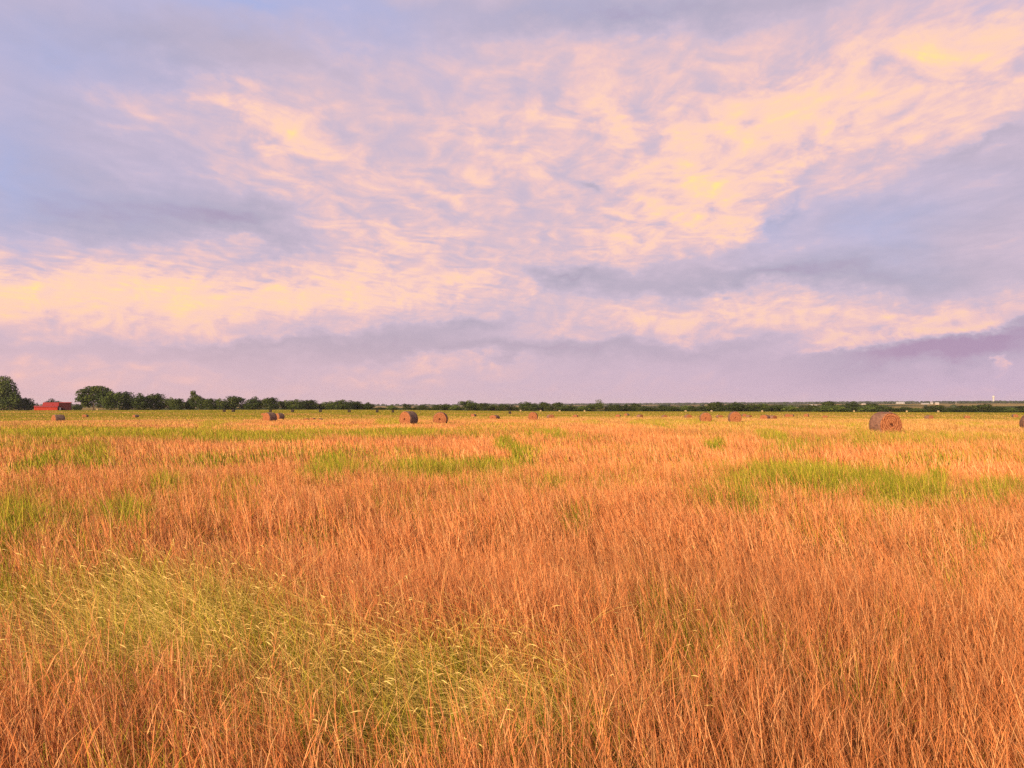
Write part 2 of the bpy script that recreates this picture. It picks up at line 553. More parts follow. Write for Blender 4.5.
def build_ground():
    r = np.concatenate([np.linspace(0.4, 30, 120), np.exp(np.linspace(np.log(30.3), np.log(7000), 400))])
    az = np.concatenate([np.linspace(-50, 50, 401), np.linspace(51.5, 308.5, 172)])
    RR, AA = np.meshgrid(r, np.radians(az), indexing='ij')
    X, Y = (RR * np.sin(AA)).ravel(), (RR * np.cos(AA)).ravel()
    Z = ground_z(X, Y)
    nr, na = RR.shape
    i, j = np.meshgrid(np.arange(nr - 1), np.arange(na), indexing='ij')
    j2 = (j + 1) % na
    Q = np.stack([i * na + j, (i + 1) * na + j, (i + 1) * na + j2, i * na + j2], -1).reshape(-1, 4)
    d = np.hypot(X, Y)
    col = field_colour(X, Y)
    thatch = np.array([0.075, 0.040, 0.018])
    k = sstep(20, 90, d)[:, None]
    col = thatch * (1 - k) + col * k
    # beyond the tree line: pasture, stubble and scrub on the rising land
    n = fbm(X / 260, Y / 420, 61, 4)[:, None]
    far = sstep(0.40, 0.60, n)
    hills = np.array([0.060, 0.075, 0.028]) * (1 - far) + np.array([0.42, 0.30, 0.12]) * far
    kf = sstep(560, 680, d)[:, None]
    col = col * (1 - kf) + hills * kf
    # centre cap
    V = np.stack([X, Y, Z], -1)
    V = np.vstack([V, [[0, 0, gz(0, .3)]]])
    col = np.vstack([col, [thatch]])
    c = len(V) - 1
    jj = np.arange(na)
    cap = np.stack([np.full(na, c), jj, (jj + 1) % na, (jj + 1) % na], -1)
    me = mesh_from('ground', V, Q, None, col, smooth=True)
    m, nt, b = new_mat('field_soil')
    a = nt.nodes.new('ShaderNodeAttribute'); a.attribute_name = 'Col'
    geo = nt.nodes.new('ShaderNodeNewGeometry')
    n1 = nt.nodes.new('ShaderNodeTexNoise')
    n1.inputs['Scale'].default_value = 0.8
    n1.inputs['Detail'].default_value = 9
    n1.inputs['Roughness'].default_value = 0.75
    nt.links.new(geo.outputs['Position'], n1.inputs['Vector'])
    rp = nt.nodes.new('ShaderNodeValToRGB')
    rp.color_ramp.elements[0].position = 0.3; rp.color_ramp.elements[0].color = (0.62, 0.6, 0.58, 1)
    rp.color_ramp.elements[1].position = 0.7; rp.color_ramp.elements[1].color = (1.2, 1.2, 1.15, 1)
    nt.links.new(n1.outputs['Fac'], rp.inputs[0])
    mx = nt.nodes.new('ShaderNodeMixRGB'); mx.blend_type = 'MULTIPLY'; mx.inputs[0].default_value = 1
    nt.links.new(a.outputs['Color'], mx.inputs[1]); nt.links.new(rp.outputs[0], mx.inputs[2])
    nt.links.new(mx.outputs[0], b.inputs['Base Color'])
    b.inputs['Roughness'].default_value = 1.0
    b.inputs['Specular IOR Level'].default_value = 0.0
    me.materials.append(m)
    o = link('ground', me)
    tag(o, kind='structure')


build_ground()


# ------------------------------------------------------------------ grass
class Ribbons:
    def __init__(self):
        self.V, self.Q, self.Cc, self.n = [], [], [], 0

    def add(self, base, d0, bend, L, w, phi, col, tip, nseg, prof=None, up=0.0):
        n = len(base)
        if n == 0:
            return
        t = np.linspace(0, 1, nseg + 1)
        if prof is None:
            prof = 0.12 + 0.88 * (1 - t) ** 0.7
        side = np.stack([np.cos(phi), np.sin(phi), np.full(n, up)], -1) / math.sqrt(1 + up * up)
        P = base[:, None, :] + L[:, None, None] * (d0[:, None, :] * t[None, :, None] + bend[:, None, :] * (t ** 2)[None, :, None])
        W = (w[:, None] * prof[None, :])[:, :, None] * side[:, None, :] * 0.5
        V = np.stack([P - W, P + W], 2).reshape(n, -1, 3)
        kc = np.clip(t * 1.6 - 0.6, 0, 1)[None, :, None]
        cc = col[:, None, :] * (1 - kc) + tip[:, None, :] * kc
        cc = np.repeat(cc[:, :, None, :], 2, 2).reshape(n, -1, 3)
        nv = 2 * (nseg + 1)
        i = np.arange(nseg)
        q = np.stack([2 * i, 2 * i + 1, 2 * i + 3, 2 * i + 2], -1)
        Q = (q[None] + (np.arange(n) * nv)[:, None, None]).reshape(-1, 4) + self.n
        self.V.append(V.reshape(-1, 3).astype(np.float32)); self.Q.append(Q.astype(np.int32)); self.Cc.append(cc.reshape(-1, 3).astype(np.float32))
        self.n += n * nv

    def build(self, name, mat, label, cat):
        me = mesh_from(name, np.vstack(self.V), np.vstack(self.Q), mat, np.vstack(self.Cc))
        o = link(name, me)
        tag(o, label, cat, kind='stuff')
        return o


def wedge(n, r0, r1, half=39.0, pad=2.5, power=1.0):
    """n random ground points between two distances, in the sector the photo sees, a little wider"""
    u = rng.random(n)
    if power == 1.0:
        r = np.sqrt(r0 * r0 + u * (r1 * r1 - r0 * r0))
    else:
        r = r0 * (r1 / r0) ** u
    a = np.radians((rng.random(n) * 2 - 1) * half)
    x = r * np.sin(a) + (rng.random(n) * 2 - 1) * pad
    y = r * np.cos(a)
    return x, y


def stem_colour(x, y, n, green=None):
    s = strawness(x, y)[:, None]
    base = COPPER * (1 - s) + STRAW * s
    kf = sstep(90, 220, np.hypot(x, y))[:, None] * 0.6
    base = base * (1 - kf) + np.array([0.36, 0.245, 0.062]) * kf
    v = rng.random(n)[:, None]
    q = rng.random(n)[:, None]
    c = np.where(q < 0.28, base * 0.6 + RUST * 0.4, base)
    c = np.where(q > 0.74, base * 0.45 + PALE * 0.55, c)
    c = c * (0.56 + 0.74 * v)
    clump = fbm(x / 0.9, y / 0.9, 71, 3)[:, None]
    c = c * (0.80 + 0.42 * clump)
    drift = fbm(x / 5.0, y / 9.0, 75, 3)[:, None]
    c = c * (0.76 + 0.48 * drift)
    return np.clip(c, 0.01, 0.85)


def green_colour(x, y, n, yel=0.3):
    v = rng.random(n)[:, None]
    q = rng.random(n)[:, None]
    c = np.where(q < yel, GREEN * 0.4 + YEL * 0.6, GREEN)
    c = np.where(q > 0.60, GREEN * 0.35 + DEEP * 0.65, c)
    s = strawness(x, y)[:, None] * 0.30
    c = c * (1 - s) + YEL * 0.75 * s
    c = c * (1 - 0.30 * sstep(80, 200, np.hypot(x, y)))[:, None]
    return np.clip(c * (0.7 + 0.55 * v), 0.005, 0.85)


def dirs(n, lean_x, lean_y, sd):
    lx = lean_x + rng.normal(0, sd, n)
    ly = lean_y + rng.normal(0, sd, n)
    d = np.stack([lx, ly, np.ones(n)], -1)
    return d / np.linalg.norm(d, axis=1)[:, None]


def wind(x, y):
    """local lean of the stems: mostly to the left, swirling in places"""
    wx = -0.13 + 0.5 * (fbm(x / 1.7, y / 1.7, 81, 3) - .5)
    wy = 0.05 + 0.5 * (fbm(x / 1.9, y / 1.9, 85, 3) - .5)
    return wx, wy


def build_grass():
    dry, grn, seed = Ribbons(), Ribbons(), Ribbons()
    # band: count, r0, r1, height, stem width, segments
    bands = [(72000, 1.3, 9.0, 0.74, 0.0050, 6), (130000, 9.0, 23.0, 0.68, 0.0105, 3), (180000, 23.0, 62.0, 0.52, 0.023, 2),
             (230000, 62.0, 150.0, 0.36, 0.045, 1), (170000, 150.0, 470.0, 0.32, 0.12, 1)]
    for bi, (n, r0, r1, H, w, seg) in enumerate(bands):
        if bi < 2:
            nc = n // 26
            cx, cy = wedge(nc, r0, r1, 40 if bi else 46, 2.0)
            k = rng.integers(0, nc, n // 2)
            off = rng.normal(0, 0.055, (n // 2, 2))
            x1, y1 = cx[k] + off[:, 0], cy[k] + off[:, 1]
            x2, y2 = wedge(n - n // 2, r0, r1, 40 if bi else 46, 2.0)
            x, y = np.concatenate([x1, x2]), np.concatenate([y1, y2])
            ox = np.concatenate([off[:, 0] * 1.6, np.zeros(n - n // 2)])
            oy = np.concatenate([off[:, 1] * 1.6, np.zeros(n - n // 2)])
        else:
            x, y = wedge(n, r0, r1, 38, 3.0, power=1.0 if bi < 3 else 0.5)
            ox = oy = np.zeros(n)
        ok = y > 0.9
        x, y, ox, oy = x[ok], y[ok], ox[ok], oy[ok]
        n = len(x)
        g = greenness(x, y)
        sd_ = patch_field(x, y, SEEDY) if bi < 2 else np.zeros(n)
        z = ground_z(x, y)
        hh = H * (0.62 + 0.55 * fbm(x / 1.3, y / 1.3, 91, 3)) * (0.72 + 0.5 * rng.random(n))
        wx, wy = wind(x, y)
        base = np.stack([x, y, z - 0.02], -1)
        phi = rng.random(n) * math.pi
        isg = rng.random(n) < np.clip(g * (1.15 if bi == 0 else 1.35) - 0.03, 0, 0.84)
        isseed = rng.random(n) < sd_ * 0.60
        # ---- dry stems
        m = ~isg & ~isseed
        nm = m.sum()
        d0 = dirs(nm, wx[m] + ox[m], wy[m] + oy[m], 0.13)
        bx = np.where(rng.random(nm) < 0.12, rng.normal(-0.25, 0.32, nm), rng.normal(-0.07, 0.10, nm))
        bend = np.stack([bx, rng.normal(0.0, 0.15, nm), -0.35 * np.abs(bx) - np.abs(rng.normal(0, 0.04, nm))], -1)
        c = stem_colour(x[m], y[m], nm)
        dry.add(base[m], d0, bend, hh[m], w * (0.7 + 0.6 * rng.random(nm)), phi[m], c, np.clip(c * 1.06 + 0.02, 0, .85), seg)
        if bi == 0:
            # side leaves along the stems
            for rep in range(1):
                t = 0.25 + 0.6 * rng.random(nm)
                b2 = base[m] + hh[m][:, None] * (d0 * t[:, None] + bend * (t ** 2)[:, None])
                a = rng.random(nm) * 2 * math.pi
                dl = np.stack([np.cos(a) * 0.42, np.sin(a) * 0.42, 0.85 * np.ones(nm)], -1)
                bl = np.stack([np.cos(a) * 0.25, np.sin(a) * 0.25, -0.35 * np.ones(nm)], -1)
                dry.add(b2, dl, bl, hh[m] * (0.18 + 0.22 * rng.random(nm)), np.full(nm, 0.0048), a + math.pi / 2, stem_colour(x[m], y[m], nm), c, 2)
        if bi == 1:
            t = 0.3 + 0.5 * rng.random(nm)
            b2 = base[m] + hh[m][:, None] * (d0 * t[:, None] + bend * (t ** 2)[:, None])
            a = rng.random(nm) * 2 * math.pi
            dl = np.stack([np.cos(a) * 0.42, np.sin(a) * 0.42, 0.85 * np.ones(nm)], -1)
            bl = np.stack([np.cos(a) * 0.25, np.sin(a) * 0.25, -0.35 * np.ones(nm)], -1)
            dry.add(b2, dl, bl, hh[m] * (0.2 + 0.25 * rng.random(nm)), np.full(nm, 0.009), a + math.pi / 2, stem_colour(x[m], y[m], nm), c, 1)
        # ---- green blades
        m = isg & ~isseed
        nm = m.sum()
        d0 = dirs(nm, wx[m] * 0.8 + ox[m], wy[m] + oy[m], 0.20)
        a = rng.random(nm) * 2 * math.pi
        bd = np.abs(rng.normal(0.25, 0.18, nm))
        bend = np.stack([np.cos(a) * bd, np.sin(a) * bd, -bd * 0.7], -1)
        gs = 0.78 + 0.5 * g[m] * (0.4 if bi == 0 else 1.0)
        c = green_colour(x[m], y[m], nm)
        grn.add(base[m], d0, bend, hh[m] * gs, w * 1.25 * (0.7 + 0.6 * rng.random(nm)), phi[m], c, c * 0.8 + YEL * 0.2, seg)
        # ---- arching seeding stems
        m = isseed
        nm = m.sum()
        if nm:
            d0 = dirs(nm, wx[m] * 0.9 - 0.12 + ox[m], wy[m] - 0.05 + oy[m], 0.32)
            bx = rng.normal(-0.34, 0.45, nm)
            by = rng.normal(-0.05, 0.38, nm)
            bz = -0.55 * np.hypot(bx, by)
            bend = np.stack([bx, by, bz], -1)
            c = green_colour(x[m], y[m], nm, yel=0.6) * 0.70 + YEL * 0.48
            L_ = hh[m] * (1.05 + 0.25 * rng.random(nm))
            tip = np.tile(np.array([0.80, 0.56, 0.19]), (nm, 1)) * (0.8 + 0.4 * rng.random(nm))[:, None]
            seed.add(base[m], d0, bend, L_, w * 0.85 * (0.7 + 0.6 * rng.random(nm)), phi[m], c, tip, seg, up=1.3)
            # the seed head: a slim spindle carried on at the stem's end
            e = base[m] + L_[:, None] * (d0 + bend)
            td = d0 + 2 * bend
            td /= np.linalg.norm(td, axis=1)[:, None]
            prof = np.array([0.3, 1.0, 0.8, 0.1]) if seg >= 3 else np.array([.5, 1, .2])
            hb = np.stack([np.zeros(nm), np.zeros(nm), -0.25 * np.ones(nm)], -1)
            pick = rng.random(nm) < (0.30 if bi == 0 else 0.22)
            hc = np.clip(tip * 1.08, 0, .85)
            seed.add(e[pick], td[pick], hb[pick], 0.03 + 0.045 * rng.random(pick.sum()), np.full(pick.sum(), w * 1.15), phi[m][pick], hc[pick], hc[pick], 3 if seg >= 3 else 2, prof, up=1.3)
    # low green undergrowth seen between the near stems
    x, y = wedge(90000, 1.3, 16.0, 44, 2.0)
    ok = (fbm(x / 0.8, y / 0.8, 95, 3) > 0.44) & (y > 0.9)
    x, y = x[ok], y[ok]
    n = len(x)
    a = rng.random(n) * 2 * math.pi
    bd = np.abs(rng.normal(0.3, 0.2, n))
    c = green_colour(x, y, n) * 0.85
    grn.add(np.stack([x, y, ground_z(x, y) - .02], -1), dirs(n, -0.05, 0, 0.3), np.stack([np.cos(a) * bd, np.sin(a) * bd, -bd * .6], -1),
            0.20 + 0.26 * rng.random(n), np.full(n, 0.006), rng.random(n) * math.pi, c, c, 3)
    # scattered taller flowering stems that stand above the rest
    x, y = wedge(2600, 2.5, 16.0, 42, 2.0)
    n = len(x)
    wx, wy = wind(x, y)
    d0 = dirs(n, wx - 0.05, wy, 0.16)
    bend = np.stack([rng.normal(-0.22, 0.2, n), rng.normal(0, .2, n), -np.abs(rng.normal(0.08, .08, n))], -1)
    c = stem_colour(x, y, n) * 0.6 + PALE * 0.4
    L_ = 0.72 + 0.25 * rng.random(n)
    b = np.stack([x, y, ground_z(x, y) - .02], -1)
    seed.add(b, d0, bend, L_, np.full(n, 0.004), rng.random(n) * math.pi, c, c, 5)
    e = b + L_[:, None] * (d0 + bend)
    td = d0 + 2 * bend
    seed.add(e, td, np.tile([0, 0, -0.2], (n, 1)), 0.04 + 0.04 * rng.random(n), np.full(n, 0.005), rng.random(n) * math.pi, c * 1.1, c * 1.1, 3, np.array([.3, 1, .8, .1]))
    gm = leaf_mat('dry_grass_stems', 0.03)
    g2 = leaf_mat('green_grass_blades', 0.28)
    dry.build('dry_grass', gm, 'copper and straw coloured dry grass covering the whole field', 'dry grass')
    grn.build('green_grass', g2, 'patches of fresh green grass among the copper stems', 'green grass')
    seed.build('seeding_grass', g2, 'yellow green arching grass with pale seed heads in the foreground', 'seeding grass')


build_grass()

# ------------------------------------------------------------------ trees
MAT_LEAF = leaf_mat('tree_leaves', 0.18, 0.7, 0.2)
MAT_BARK = noisy_mat('bark', (0.05, 0.035, 0.025), (0.11, 0.08, 0.055), 6.0)


def crown_mesh(name, lobes, n, leaf, seed, tone=1.0):
    """lobes: (x, y, z, rx, ry, rz) of a tree one metre tall; leaf clumps fill and fringe them"""
    r = np.random.default_rng(seed)
    lobes = np.array(lobes, float)
    vol = (lobes[:, 3] * lobes[:, 4] * lobes[:, 5]) ** (2 / 3)
    k = r.choice(len(lobes), n, p=vol / vol.sum())
    d = r.normal(size=(n, 3)); d /= np.linalg.norm(d, axis=1)[:, None]
    rad = np.where(r.random(n) < 0.75, 0.80 + 0.28 * r.random(n) ** 1.5, 0.8 * r.random(n) ** 0.5)
    bump = 0.76 + 0.50 * fbm(d[:, 0] * 2.2 + k * 3.1, d[:, 2] * 2.2 + d[:, 1] * 1.7, seed, 3)
    p = lobes[k, :3] + d * lobes[k, 3:] * (rad * bump)[:, None]
    p[:, 2] = np.maximum(p[:, 2], 0.01)
    nrm = d + r.normal(0, 0.55, (n, 3)); nrm /= np.linalg.norm(nrm, axis=1)[:, None]
    t1 = np.cross(nrm, r.normal(size=(n, 3))); t1 /= np.linalg.norm(t1, axis=1)[:, None]
    t2 = np.cross(nrm, t1)
    s = leaf * (0.6 + 0.8 * r.random(n))[:, None]
    V = np.stack([p - t1 * s, p - t2 * s * 0.62, p + t1 * s, p + t2 * s * 0.62], 1).reshape(-1, 3)
    Q = np.arange(4 * n).reshape(n, 4)
    lt = r.random(len(lobes))[k]
    c1, c2, c3 = np.array([0.034, 0.060, 0.014]), np.array([0.070, 0.105, 0.020]), np.array([0.12, 0.15, 0.026])
    v = np.clip(lt * 0.7 + 0.5 * r.random(n) - 0.1, 0, 1)[:, None]
    c1, c2, c3 = c1 * .8, c2 * .8, c3 * .85
    col = np.where(v < .5, c1 + (c2 - c1) * v * 2, c2 + (c3 - c2) * (v * 2 - 1)) * tone
    return mesh_from(name, V, Q, MAT_LEAF, np.repeat(col, 4, 0))


def trunk_mesh(name, seed, h=0.55, rad=0.035, limbs=5):
    r = random.Random(seed)
    bm = bmesh.new()

    def tube(pts, r0, r1, k=7):
        rings = []
        for i, p in enumerate(pts):
            t = i / (len(pts) - 1)
            rr = r0 + (r1 - r0) * t
            a = Vector(pts[min(i + 1, len(pts) - 1)]) - Vector(pts[max(i - 1, 0)])
            a.normalize()
            u = a.orthogonal().normalized(); v = a.cross(u)
            rings.append([bm.verts.new(Vector(p) + (u * math.cos(6.2832 * j / k) + v * math.sin(6.2832 * j / k)) * rr) for j in range(k)])
        for A, B in zip(rings, rings[1:]):
            for j in range(k):
                bm.faces.new((A[j], A[(j + 1) % k], B[(j + 1) % k], B[j]))
        bm.faces.new(rings[-1])

    x = y = 0.0
    pts = []
    for i in range(6):
        pts.append((x, y, -0.03 + (h + .03) * i / 5))
        x += r.uniform(-.015, .015); y += r.uniform(-.015, .015)
    tube(pts, rad, rad * 0.45)
    for i in range(limbs):
        b = pts[r.randint(2, 5)]
        a = i * 6.28 / limbs + r.uniform(-.5, .5)
        ln = r.uniform(.18, .32)
        tube([b, (b[0] + math.cos(a) * ln * .5, b[1] + math.sin(a) * ln * .5, b[2] + ln * .45),
              (b[0] + math.cos(a) * ln * .9, b[1] + math.sin(a) * ln * .9, b[2] + ln * 1.0)], rad * .45, rad * .12, 5)
    bm.normal_update()
    me = bpy.data.meshes.new(name)
    bm.to_mesh(me); bm.free()
    me.materials.append(MAT_BARK)
    return me


def auto_lobes(seed, kind):
    r = random.Random(seed)
    out = []
    n = 12
    for i in range(n):
        a = r.uniform(0, 6.283)
        if kind == 'round':
            q = r.uniform(.1, .34); z = r.uniform(.20, .78); s = r.uniform(.20, .29)
        elif kind == 'broad':
            q = r.uniform(.1, .45); z = r.uniform(.22, .74); s = r.uniform(.2, .28)
        elif kind == 'tall':
            q = r.uniform(.0, .18); z = r.uniform(.25, .82); s = r.uniform(.14, .22)
        else:   # bush: foliage to the ground
            q = r.uniform(.1, .42); z = r.uniform(.18, .66); s = r.uniform(.22, .34)
        out.append((math.cos(a) * q, math.sin(a) * q, z, s * 1.05, s * 1.05, s * r.uniform(.75, 1)))
    out.append((0, 0, .80 if kind != 'tall' else .86, .2, .2, .19))
    out.append((0, 0, .30, .38 if kind != 'tall' else .24, .38 if kind != 'tall' else .24, .30))
    return out


def fit(lobes):
    """scale lobes so the crown is one metre wide and its top one metre up"""
    L = np.array(lobes, float)
    top = (L[:, 2] + L[:, 5]).max()
    x0, x1 = (L[:, 0] - L[:, 3]).min(), (L[:, 0] + L[:, 3]).max()
    c = (x0 + x1) / 2
    L[:, 0] -= c
    L[:, [0, 1, 3, 4]] /= (x1 - x0)
    L[:, [2, 5]] /= top
    return L


PROTO = {}
for i, (kind, cnt, leaf, tone) in enumerate([('round', 3400, .034, 1.0), ('broad', 3600, .034, .9), ('tall', 1700, .034, 1.0), ('bush', 3400, .036, 1.0),
                                               ('round', 3400, .034, .75), ('bush', 3400, .036, 1.7), ('broad', 3400, .034, 1.15), ('bush', 2000, .038, .7)]):
    PROTO[i] = (crown_mesh('crown', fit(auto_lobes(40 + i, kind)), cnt, leaf, 90 + i, tone), trunk_mesh('trunk', 60 + i, .5, .03))
# trees with an outline of their own
PROTO['edge'] = (crown_mesh('crown', fit([(-.22, 0, .62, .22, .22, .22), (-.05, .05, .82, .2, .2, .17), (.1, 0, .66, .22, .2, .2), (0, .1, .2, .4, .3, .2), (-.15, .1, .36, .26, .24, .2),
                 (.22, 0, .44, .18, .2, .18), (.32, .0, .30, .16, .2, .16), (.05, 0, .3, .24, .24, .2), (-.35, 0, .45, .2, .2, .22), (.0, -.12, .55, .2, .2, .2)]), 9000, .024, 201, .9),
                 trunk_mesh('trunk', 71, .5, .03))
PROTO['oak'] = (crown_mesh('crown', fit([(-.3, 0, .72, .17, .2, .17), (-.12, .05, .84, .2, .2, .15), (.12, 0, .86, .22, .2, .15), (.32, 0, .74, .16, .18, .16),
                (-.34, 0, .46, .15, .18, .16), (-.1, 0, .50, .18, .2, .15), (.2, .05, .55, .24, .22, .2), (.3, 0, .36, .18, .2, .18), (-.25, .1, .26, .16, .2, .14), (.02, .1, .68, .2, .2, .16), (-.3, .1, .5, .2, .2, .2), (.12, .1, .30, .16, .2, .2)]), 7000, .025, 202, .95),
                trunk_mesh('trunk', 72, .55, .032))
PROTO['slope'] = (crown_mesh('crown', fit([(-.30, 0, .88, .13, .14, .13), (-.24, 0, .68, .19, .18, .17), (-.05, 0, .58, .2, .2, .17), (.15, 0, .46, .2, .2, .16),
                  (.34, 0, .36, .17, .2, .15), (-.2, 0, .35, .24, .2, .22), (.1, 0, .24, .28, .2, .2), (-.36, 0, .46, .12, .2, .2)]), 4200, .03, 203, .75),
                  trunk_mesh('trunk', 73, .5, .03))
PROTO['block'] = (crown_mesh('crown', fit([(-.25, 0, .72, .22, .25, .24), (.2, 0, .66, .26, .25, .24), (-.2, 0, .32, .28, .3, .26), (.2, 0, .3, .3, .3, .26)]), 1800, .04, 204, .65),
                  trunk_mesh('trunk', 74, .5, .035))
rt = random.Random(3)


def tree(px0, px1, top, dist, proto, label, group, name='tree', cat='tree', wide=1.0, sink=0.0):
    u = (0.5 * (px0 + px1) - 512) / F
    x, y = u * dist, dist
    z = gz(x, y)
    h = EYE + (HZ - top) / F * dist - z
    w = (px1 - px0) / F * dist * wide * (1.22 if isinstance(proto, int) else 1.06)
    root = bpy.data.objects.new(name, None)
    C.objects.link(root)
    root.location = (x, y, z)
    root.empty_display_size = 0.5
    tag(root, label, cat, group)
    cm, tm = PROTO[proto]
    c = link('crown', cm, parent=root)
    flip = -1 if (isinstance(proto, int) and rt.random() < .5) else 1
    c.scale = (w * flip, max(w * rt.uniform(.8, 1.1), h * .5), h)
    if isinstance(proto, int):
        c.rotation_euler = (0, 0, rt.uniform(-.35, .35))
    t = link('trunk', tm, parent=root)
    t.scale = (h, h, h)
    return root


ORD = ['first', 'second', 'third', 'fourth', 'fifth', 'sixth', 'seventh', 'eighth', 'ninth', 'tenth', 'eleventh', 'twelfth', 'thirteenth', 'fourteenth', 'fifteenth',
       'sixteenth', 'seventeenth', 'eighteenth', 'nineteenth', 'twentieth']
tree(-14, 21, 376, 540, 'edge', 'tall dark broadleaf tree cut by the left edge of the photo', 'trees at the left field edge')
tree(14, 36, 397.5, 550, 4, 'lower dark bushy tree between the tall edge tree and the barn', 'trees at the left field edge')
tree(44, 60, 398.5, 560, 1, 'small dark tree showing above the roof of the red barn', 'trees at the left field edge')
tree(70, 82, 403.5, 560, 7, 'low shrub just right of the red barn end wall', 'trees at the left field edge', 'shrub', 'shrub')
tree(77, 111, 385.5, 480, 'oak', 'big spreading tree with gaps in its crown right of the barn', 'trees at the left field edge')
rowA = [(104, 120, 391, 470, 6), (114, 137, 391, 485, 4), (130, 150, 393, 480, 1), (147, 168, 393, 490, 4), (165, 176, 397, 492, 6), (172, 186, 398, 480, 4),
        (184, 194, 398, 485, 1), (190, 209, 390.5, 470, 'slope'), (204, 218, 398, 470, 4), (214, 226, 398, 500, 0), (222, 242, 395.5, 495, 4), (240, 250, 401, 500, 7),
        (245, 265, 396.5, 490, 1), (263, 281, 397, 490, 4), (278, 292, 400, 495, 6), (289, 305, 399, 490, 0), (302, 320, 399.5, 500, 4), (318, 328, 402.5, 505, 5),
        (323, 337, 401, 500, 6), (334, 353, 399.3, 490, 0), (351, 364, 401, 500, 4), (362, 374, 402, 500, 1)]
LOOK = {4: 'dark rounded tree', 1: 'dark broad tree', 6: 'mid green broad tree', 0: 'green rounded tree', 7: 'low dark bush', 5: 'low bright green bush', 'slope': 'pointed tree sloping down to the right',
        3: 'green bush', 2: 'narrow green tree', 'block': 'square dark tree'}
for i, (a, b, t, d, p) in enumerate(rowA):
    if i < 11:
        lab = f'{LOOK[p]}, {ORD[i]} right of the spreading tree in left row'
    else:
        lab = f'{LOOK[p]}, {ORD[len(rowA) - 1 - i]} from right in the left tree row'
    tree(a, b, t, d, p, lab, 'trees in the left tree row')
gap = [(373, 388, 407, 520, 7), (387, 398, 404.8, 520, 5), (403, 411.5, 403.6, 515, 'block'), (410, 419, 406.5, 540, 7), (417, 426, 405, 530, 4), (425, 432, 406.3, 540, 7), (431, 441, 404.8, 530, 4)]
gl = ['low dark scrub at the right foot of the left tree row', 'small bright green bush left of the bale pair', 'square dark tree right behind the larger bale of the pair',
      'low scrub just right of the square dark tree', 'small rounded bush above the gap of the bale pair', 'lowest scrub in the gap of the bale pair', 'small dark bush just left of the second bale of the pair']
for (a, b, t, d, p), lab in zip(gap, gl):
    tree(a, b, t, d, p, lab, 'bushes between the tree rows', 'bush', 'bush')
rowB = [(441, 452, 404, 540, 3), (450, 463, 404.5, 530, 5), (459, 477, 400, 525, 6), (473, 481, 404.5, 530, 5), (477, 492, 401.5, 520, 4), (489, 498, 404.5, 530, 3), (495, 509, 404, 525, 4), (507, 521, 404.5, 530, 7),
        (519, 532, 402.5, 525, 0)]
rowC = [(529, 540, 403.5, 520, 1), (537, 548, 402, 530, 4), (545, 555, 404.5, 520, 7), (553, 565, 401.8, 540, 4), (558, 576, 404.5, 525, 6), (567, 577, 404, 530, 7), (574, 590, 404.5, 525, 5), (586, 596, 404, 530, 3), (594, 605, 400, 525, 2),
        (603, 616, 403, 530, 7), (612, 624, 403.5, 525, 4), (620, 632, 405, 530, 1), (628, 640, 403.5, 530, 4), (637, 652, 405, 520, 3), (648, 660, 405.5, 530, 7), (656, 669, 404, 525, 4), (666, 680, 405.5, 520, 3),
        (677, 692, 405.5, 530, 5)]
rowD = [(689, 700, 405, 520, 7), (697, 714, 404.5, 530, 6), (709, 727, 402.8, 525, 4), (724, 748, 401.5, 520, 1), (744, 760, 403, 530, 3), (757, 770, 403.5, 525, 6), (767, 784, 404.3, 530, 3), (775, 786, 403.5, 540, 4),
        (783, 800, 404.5, 520, 5), (797, 806, 405.5, 530, 7), (803, 817, 404, 525, 4), (814, 834, 405.8, 470, 5), (823, 838, 401.8, 540, 4), (830, 848, 405, 455, 5)]
rowE = [(844, 862, 402, 540, 1), (858, 868, 405.5, 525, 3), (860, 878, 405.5, 500, 5), (866, 882, 402.3, 540, 4), (874, 890, 405, 520, 6), (884, 900, 406.5, 520, 7), (896, 912, 407.5, 520, 3), (908, 924, 406.5, 510, 5), (920, 934, 407.5, 520, 4),
        (930, 948, 404.5, 520, 4), (944, 958, 406.5, 515, 3), (954, 970, 406.5, 520, 4), (966, 982, 406, 520, 6), (978, 996, 405, 520, 4), (990, 1006, 405.5, 520, 3), (1000, 1016, 406, 515, 5), (1012, 1030, 405.5, 520, 4), (1026, 1044, 405.5, 520, 3)]
for row, where in ((rowB, 'in the hedge between bale pair and lone bale'), (rowC, 'in the hedge right of the lone bale'),
                   (rowD, 'in the hedge right of the pink bales'), (rowE, 'in the hedge behind the largest bale')):
    for i, (a, b, t, d, p) in enumerate(row):
        tree(a, b, t + rt.uniform(-1.3, 1.2), d, p, f'{LOOK[p]}, {ORD[i]} {where}', 'trees in the far hedge')


